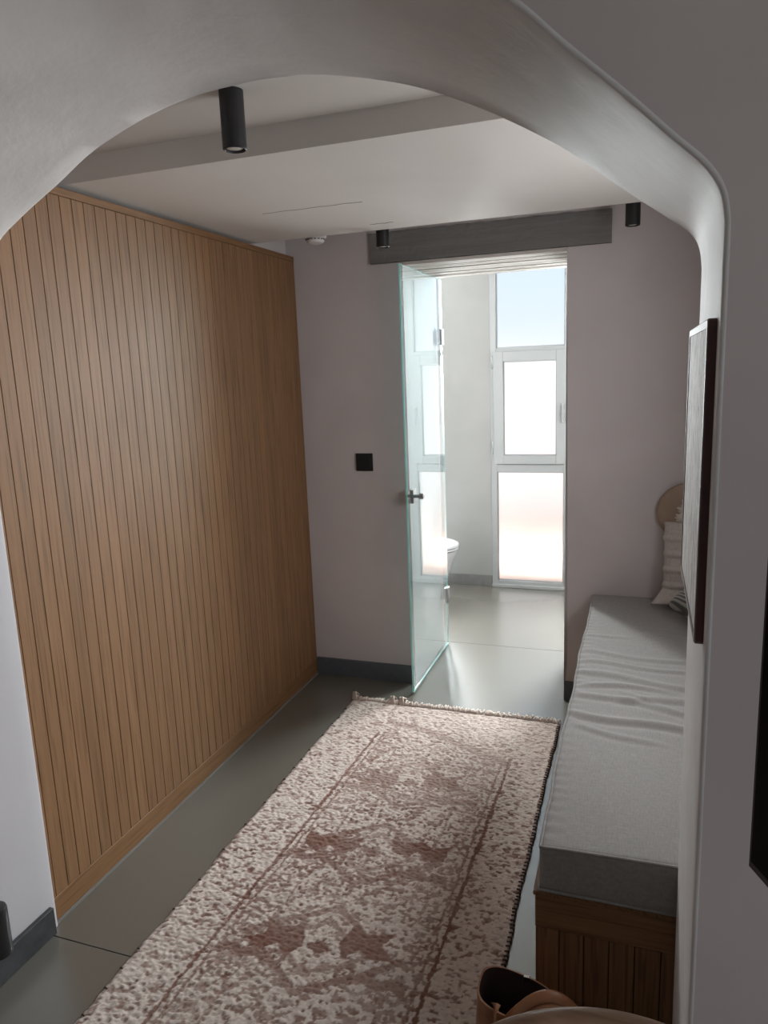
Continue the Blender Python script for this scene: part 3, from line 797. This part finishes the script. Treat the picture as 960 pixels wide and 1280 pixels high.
for k in range(16):
    a = 2 * PI * k / 16; c_, s_ = math.cos(a), math.sin(a)
    tube([(-1.375 + .041 * c_ - .005 * s_, 3.10 + .041 * s_ + .005 * c_, 2.130), (-1.375 + .041 * c_ + .005 * s_, 3.10 + .041 * s_ - .005 * c_, 2.130)], .0026, 5, b)
part('vent', b, mat('grey_vent', (.12, .12, .12), .6), sd)['kind'] = 'stuff'

sw = thing('light_switch', 'square black light switch on the back wall left of the glass door', 'light switch', (-1.269, YB, 1.123))
part('plate', bx(-1.312, -1.226, YB - .008, YB, 1.080, 1.166, bev=.002, seg=2), BLACKP, sw)
part('rocker', bx(-1.300, -1.238, YB - .0105, YB - .008, 1.092, 1.154, bev=.0012), BLACKP, sw)

# ------------------------------------------------------------------ glass door
dg = struct(bpy.data.objects.new('door_1', None), 'frameless clear glass door standing open against the left jamb'); COL.objects.link(dg); dg.location = (-1.021, 3.88, 0)
GX0, GX1, GY0, GY1 = -1.0250, -1.0145, 3.183, 3.872
b = bmesh.new(); box(b, GX0, GX1, GY0, GY1, .010, 2.012, bev=.0006)
for f in b.faces:
    f.normal_update(); f.material_index = 0 if abs(f.normal.x) > .9 else 1
part('glass_pane', b, [DOORGLASS, GEDGE], dg)
for z0 in (.254, 1.676):
    h = part('hinge', bx(GX0 - .006, GX1 + .006, 3.840, 3.890, z0, z0 + .086, bev=.002), CHROME, dg)
lk = part('lock_case', bx(GX0 - .009, GX1 + .009, 3.240, 3.290, .935, 1.000, bev=.002), CHROME, dg)
part('door_handle', lathe([(.009, 0), (.009, .022), (.015, .023), (.015, .042), (.013, .044)], 20, None, (GX1 + .009, 3.262, .968), 'x'), CHROME, dg, ang=35)
part('door_handle', lathe([(.009, 0), (.009, -.010), (.015, -.011), (.015, -.013)], 20, None, (GX0 - .009, 3.262, .968), 'x'), CHROME, dg, ang=35)
b = bx(GX1 - .001, GX1 + .0015, GY0 + .02, GY1 - .06, .0105, .014)
part('bottom_seal', b, mat('clear_seal', (.10, .12, .12), .3), dg)

# ------------------------------------------------------------------ bathroom window
wn = struct(bpy.data.objects.new('window_1', None), 'tall white window with three frosted panes'); COL.objects.link(wn); wn.location = (-.72, YW, 0)
F0, F1 = WX0 + .001, WX1 - .001; FY0, FY1 = YW - .006, YW + .060
def frame(x0, x1, z0, z1, y0, y1, wl_, wr_, wb, wt):
    b = bmesh.new()
    box(b, x0, x0 + wl_, y0, y1, z0, z1, bev=.002); box(b, x1 - wr_, x1, y0, y1, z0, z1, bev=.002)
    box(b, x0 + wl_, x1 - wr_, y0, y1, z0, z0 + wb, bev=.002); box(b, x0 + wl_, x1 - wr_, y0, y1, z1 - wt, z1, bev=.002); return b
part('window_frame', frame(F0, F1, .002, 2.355, FY0, FY1, .040, .040, .042, .060), ALU, wn)
part('crossbar', bx(F0 + .040, F1 - .040, FY0, FY1, .830, .885, bev=.002), ALU, wn)
part('crossbar', bx(F0 + .040, F1 - .040, FY0, FY1, 1.640, 1.678, bev=.002), ALU, wn)
part('threshold', bx(F0, F1, YW - .030, YW - .006, .001, .022, bev=.002), ALU, wn)
def pane(x0, x1, z0, z1, y, root):
    g = part('pane', bx(x0, x1, y, y + .004, z0, z1), FROST, root)
    b = bmesh.new(); t = .0045
    for a in ((x0, x0 + t, z0, z1), (x1 - t, x1, z0, z1), (x0 + t, x1 - t, z0, z0 + t), (x0 + t, x1 - t, z1 - t, z1)): box(b, a[0], a[1], y - .003, y - .0005, a[2], a[3])
    part('gasket', b, GASKET, root); return g
pane(F0 + .041, F1 - .041, .046, .829, YW + .022, wn)
pane(F0 + .041, F1 - .041, 1.679, 2.294, YW + .022, wn)
sh = part('sash', frame(F0 + .022, F1 - .022, .890, 1.652, YW - .022, YW + .034, .068, .068, .060, .066), ALU, wn)
g_ = pane(F0 + .091, F1 - .091, .951, 1.585, YW + .004, sh)
for z in (.96, 1.54):
    part('hinge', lathe([(.007, 0), (.007, .085)], 12, None, (F0 + .016, YW - .018, z)), ALU, wn, True)
b = bx(F1 - .058, F1 - .030, YW - .032, YW - .0225, 1.235, 1.300, bev=.002); box(b, F1 - .052, F1 - .036, YW - .052, YW - .036, 1.170, 1.290, bev=.003); box(b, F1 - .050, F1 - .038, YW - .040, YW - .030, 1.270, 1.288)
part('window_handle', b, ALU, sh)

# plain windows added out of view for the fill lights to shine through
def added_side_window(name, x, y0, y1, z0, z1, label):
    r = struct(bpy.data.objects.new(name, None), label); COL.objects.link(r); r.location = (x, (y0 + y1) / 2, z0)
    b = bmesh.new(); t = .035
    for a in ((y0, y0 + t, z0, z1), (y1 - t, y1, z0, z1), (y0 + t, y1 - t, z0, z0 + t), (y0 + t, y1 - t, z1 - t, z1)): box(b, x - .025, x + .025, a[0], a[1], a[2], a[3], bev=.002)
    part('window_frame', b, ALU, r); part('pane', bx(x - .002, x + .002, y0 + t, y1 - t, z0 + t, z1 - t), PICGLASS, r)
def added_tall_window(name, x0, x1, label):
    r = struct(bpy.data.objects.new(name, None), label); COL.objects.link(r); r.location = ((x0 + x1) / 2, YW, 0)
    part('window_frame', frame(x0 + .001, x1 - .001, .002, 2.355, YW - .006, YW + .060, .04, .04, .042, .06), ALU, r)
    for z in (.83, 1.65): part('crossbar', bx(x0 + .041, x1 - .041, YW - .006, YW + .06, z, z + .045, bev=.002), ALU, r)
    part('pane', bx(x0 + .041, x1 - .041, YW + .022, YW + .026, .045, 2.29), PICGLASS, r)
added_tall_window('added_window_2', -1.775, -1.355, 'added unseen window behind the toilet for fill light')
added_tall_window('added_window_3', -.25, .39, 'added unseen window at the right end of the bathroom for fill light')
added_side_window('added_window_5', XR + .07, HY0, HY1, HZ0, HZ1, 'added unseen window in the right wall above the bench for fill light')
added_side_window('added_window_4', 1.79, -1.80, .30, .30, 2.2, 'added unseen window of the living room for fill light')

# ------------------------------------------------------------------ toilet
ty, tx0 = 4.66, XBL + .002
tl = thing('toilet', 'white toilet with closed lid against the bathroom left wall, half hidden by the glass door', 'toilet', (-1.5, ty, 0))
def dshape(xt, hw, n=28):
    pts = [(tx0, -hw * .96), ]
    xs = xt - hw * 1.25
    pts.append((xs, -hw))
    for k in range(1, n): a = -PI / 2 + PI * k / n; pts.append((xs + hw * 1.25 * math.cos(a), hw * math.sin(a)))
    pts += [(xs, hw), (tx0, hw * .96)]; return pts
def loft(levels):
    bm = bmesh.new(); rings = [[bm.verts.new((p[0], ty + p[1], z)) for p in dshape(xt, hw)] for (z, xt, hw) in levels]; n = len(rings[0])
    for a, b in zip(rings, rings[1:]):
        for k in range(n): bm.faces.new((a[k], a[(k + 1) % n], b[(k + 1) % n], b[k]))
    bm.faces.new(rings[0]); bm.faces.new(rings[-1]); return bm
part('bowl', loft([(.001, -1.268, .120), (.012, -1.262, .124), (.03, -1.268, .120), (.10, -1.240, .124), (.20, -1.205, .140), (.30, -1.170, .165), (.345, -1.152, .178), (.358, -1.150, .180)]), CERAMIC, tl, ang=50)
part('seat', loft([(.362, -1.148, .181), (.364, -1.144, .183), (.375, -1.144, .183), (.377, -1.147, .181)]), CERAMIC, tl, ang=50)
part('lid', loft([(.3805, -1.147, .180), (.383, -1.142, .184), (.396, -1.142, .184), (.402, -1.148, .180), (.404, -1.165, .168)]), CERAMIC, tl, ang=50)

# ------------------------------------------------------------------ framed picture on the right reveal
pf = thing('framed_picture', 'grey framed picture with dark red-brown frame hanging on the right arch reveal', 'picture', (.088, 1.235, 1.17))
PX0, PX1, PY0, PY1, PZ0, PZ1 = .0745, .0885, 1.035, 1.432, 1.164, 1.601
b = bmesh.new()
def rr(y0, y1, z0, z1, r, n=6):
    pts = []
    for (cy, cz, a0) in ((y1 - r, z1 - r, 0), (y0 + r, z1 - r, PI / 2), (y0 + r, z0 + r, PI), (y1 - r, z0 + r, 1.5 * PI)):
        for k in range(n + 1): a = a0 + PI / 2 * k / n; pts.append((cy + r * math.cos(a), cz + r * math.sin(a)))
    return pts
O_, I_ = rr(PY0, PY1, PZ0, PZ1, .012), rr(PY0 + .012, PY1 - .012, PZ0 + .012, PZ1 - .012, .004)
rg = []
for pl, x in ((O_, PX1), (O_, PX0 + .002), (rr(PY0 + .002, PY1 - .002, PZ0 + .002, PZ1 - .002, .011), PX0), (I_, PX0), (I_, PX1)):
    rg.append([b.verts.new((x, p[0], p[1])) for p in pl])
for a, c in zip(rg, rg[1:] + rg[:1]):
    n = len(a)
    for k in range(n): b.faces.new((a[k], a[(k + 1) % n], c[(k + 1) % n], c[k]))
part('frame', b, FRAMEW, pf, ang=35)
part('print', bx(PX0 + .0015, PX0 + .006, PY0 + .012, PY1 - .012, PZ0 + .012, PZ1 - .012), PRINT, pf)

# ------------------------------------------------------------------ television on its swing arm
tv = thing('television', 'black flat television at the right edge beside the arch', 'television', (.33, .33, 1.0))
dv = Vector((.41, -.912, 0)).normalized(); nv = Vector((-dv.y * -1, dv.x * -1, 0)); nv = Vector((dv.y, -dv.x, 0))   # nv points to the left of the screen
nv = Vector((-.912, -.41, 0)).normalized()
tp = Vector((.122, .806, .998))
def tvbox(s0, s1, n0, n1, z0, z1, bev=0.0):
    bm = bx(s0, s1, n0, n1, z0, z1, bev=bev)
    for v in bm.verts: v.co = tp + dv * v.co.x + nv * v.co.y + Vector((0, 0, v.co.z))
    return bm
part('casing', tvbox(0, 1.0, -.030, 0, 0, .57, .003), BLACKP, tv)
part('screen', tvbox(.008, .992, 0.0, .0012, .012, .562), SCREEN, tv)
part('rear_housing', tvbox(.12, .88, -.060, -.030, .06, .40, .012), BLACKP, tv)
arm = bmesh.new(); a0 = tp + dv * .45 + nv * -.058 + Vector((0, 0, .25))
tube([a0, a0 + Vector((.16, .16, 0)), Vector((.60, .975, 1.248))], .016, 8, arm); box(arm, .53, .67, .975, 1.0, 1.15, 1.35, bev=.003)
part('wall_bracket', arm, BLACK, tv)

# ------------------------------------------------------------------ little black wall lamp on the left reveal
wl_ = thing('wall_lamp', 'small black cylinder lamp low on the white wall at the left edge', 'wall lamp', (-1.565, 1.197, .142))
part('housing', lathe([(.0255, 0), (.0285, .003), (.0285, .126), (.026, .133), (.020, .136)], 32, None, (-1.513, 1.197, .126)), BLACK, wl_, ang=35)
part('mount', bx(-1.566, -1.535, 1.187, 1.207, .180, .210, bev=.002), BLACK, wl_)

# ------------------------------------------------------------------ leather bag
bgx, bgy = -.212, 1.315
bag = thing('leather_bag', 'tan brown leather handbag with looped strap on the floor before the bench', 'bag', (bgx, bgy, 0))
def bagring(hw, hd, z, n=40, sag=0.0):
    out = []
    for k in range(n):
        a = 2 * PI * k / n; c_, s_ = math.cos(a), math.sin(a); e = .60
        x = hw * math.copysign(abs(c_) ** e, c_); y = hd * math.copysign(abs(s_) ** e, s_)
        out.append((bgx + x, bgy + y, z - sag * (x / hw) + .010 * s_ - .006 * (x / hw) ** 2))
    return out
bm = bmesh.new(); lev = [(.074, .046, .012, 0), (.084, .056, .022, 0), (.090, .060, .07, 0), (.091, .058, .13, 0), (.089, .054, .20, .008), (.085, .050, .258, .020)]
rings = [[bm.verts.new((p[0], p[1], max(.001, p[2] - .011 if i == 0 else p[2]))) for p in bagring(*l[:3], sag=l[3])] for i, l in enumerate(lev)]
inn = [(.0815, .0465, .258, .020), (.084, .050, .19, .006), (.086, .054, .08, 0), (.070, .040, .03, 0)]
rings += [[bm.verts.new(p) for p in bagring(*l[:3], sag=l[3])] for l in inn]
for i, (a, c) in enumerate(zip(rings, rings[1:])):
    for k in range(len(a)):
        f = bm.faces.new((a[k], a[(k + 1) % 40], c[(k + 1) % 40], c[k])); f.material_index = 1 if i >= 6 else 0
f = bm.faces.new(rings[0]); f = bm.faces.new(rings[-1]); f.material_index = 1
part('bag_body', bm, [LEATHER, LEATHERIN], bag, ang=50)
def band(pts, wd, th, nd=None):
    return tube(pts, wd, 10, flat=th / wd, flatdir=nd)
pts = []
for k in range(33):
    t = k / 32; pts.append((bgx - .075 + .215 * t, bgy - .068 + .052 * t ** 1.2, .170 + .142 * math.sin(PI * min(1, t ** 1.25 * .86)) ** .85))
part('strap', band(pts, .0125, .0042, (0, 1, .5)), LEATHER, bag, True)
pts = [(x + .004, y - .012, z - .012) for (x, y, z) in pts]
part('strap', band(pts, .0115, .0040, (0, 1, .5)), LEATHER, bag, True)
pts = [(bgx - .034, bgy - .066, .13), (bgx - .037, bgy - .061, .20), (bgx - .040, bgy - .053, .258), (bgx - .040, bgy - .046, .272), (bgx - .039, bgy - .040, .258), (bgx - .038, bgy - .040, .20)]
part('strap_tab', band(pts, .0105, .0030, (0, 1, 0)), LEATHER, bag, True)
part('ring', tube([(bgx - .036 + .011 * math.cos(2 * PI * k / 18), bgy - .070, .150 + .011 * math.sin(2 * PI * k / 18)) for k in range(18)], .0018, 6, closed=True), CHROME, bag, True)
part('clasp', bx(bgx + .002, bgx + .016, bgy + .044, bgy + .051, .252, .268, bev=.001), mat('pale_metal', (.75, .72, .66), .25, metal=1.0), bag)

# ------------------------------------------------------------------ chair in the foreground
chx, chy, RR = .006, .556, .232
ch = thing('dining_chair', 'light wooden chair with curved top rail at the bottom edge before the bag', 'chair', (chx, chy, 0))
def arcpts(r, z, a0, a1, n, dz=0.0): return [(chx + r * math.cos(a0 + (a1 - a0) * k / n), chy + r * math.sin(a0 + (a1 - a0) * k / n), z - dz * abs(2 * k / n - 1) ** 2) for k in range(n + 1)]
A0, A1 = math.radians(-8), math.radians(188)
pts = arcpts(RR + .008, .761, A0, A1, 48, .035)
part('top_rail', tube(pts, [.010 + .006 * math.sin(PI * k / 48) ** .4 for k in range(49)], 12), CHAIRW, ch, True)
part('seat', lathe([(.01, .430), (.195, .428), (.212, .438), (.212, .452), (.200, .460), (.01, .456)], 48, None, (chx, chy, 0)), CHAIRW, ch, ang=40)
for ang in (45, 135, 225, 315):
    a = math.radians(ang); top = .735 if ang in (45, 135) else .44
    pts = [(chx + .225 * math.cos(a), chy + .225 * math.sin(a), 0.0), (chx + .205 * math.cos(a), chy + .205 * math.sin(a), .43)]
    if top > .5: pts += [(chx + .218 * math.cos(a), chy + .218 * math.sin(a), .60), (chx + .230 * math.cos(a), chy + .230 * math.sin(a), .745)]
    part('leg', tube(pts, [.012, .017, .014, .011][:len(pts)], 12), CHAIRW, ch, True)
for deg in (70, 90, 110):
    a = math.radians(deg)
    part('spindle', tube([(chx + .190 * math.cos(a), chy + .190 * math.sin(a), .45), (chx + .214 * math.cos(a), chy + .214 * math.sin(a), .60), (chx + .230 * math.cos(a), chy + .230 * math.sin(a), .750)], .007, 8), CHAIRW, ch, True)
for (a, c) in ((45, 135), (225, 315), (135, 225), (315, 45)):
    p = [(chx + .217 * math.cos(math.radians(q)), chy + .217 * math.sin(math.radians(q)), .20) for q in (a, c)]
    part('stretcher', tube(p, .009, 8), CHAIRW, ch, True)
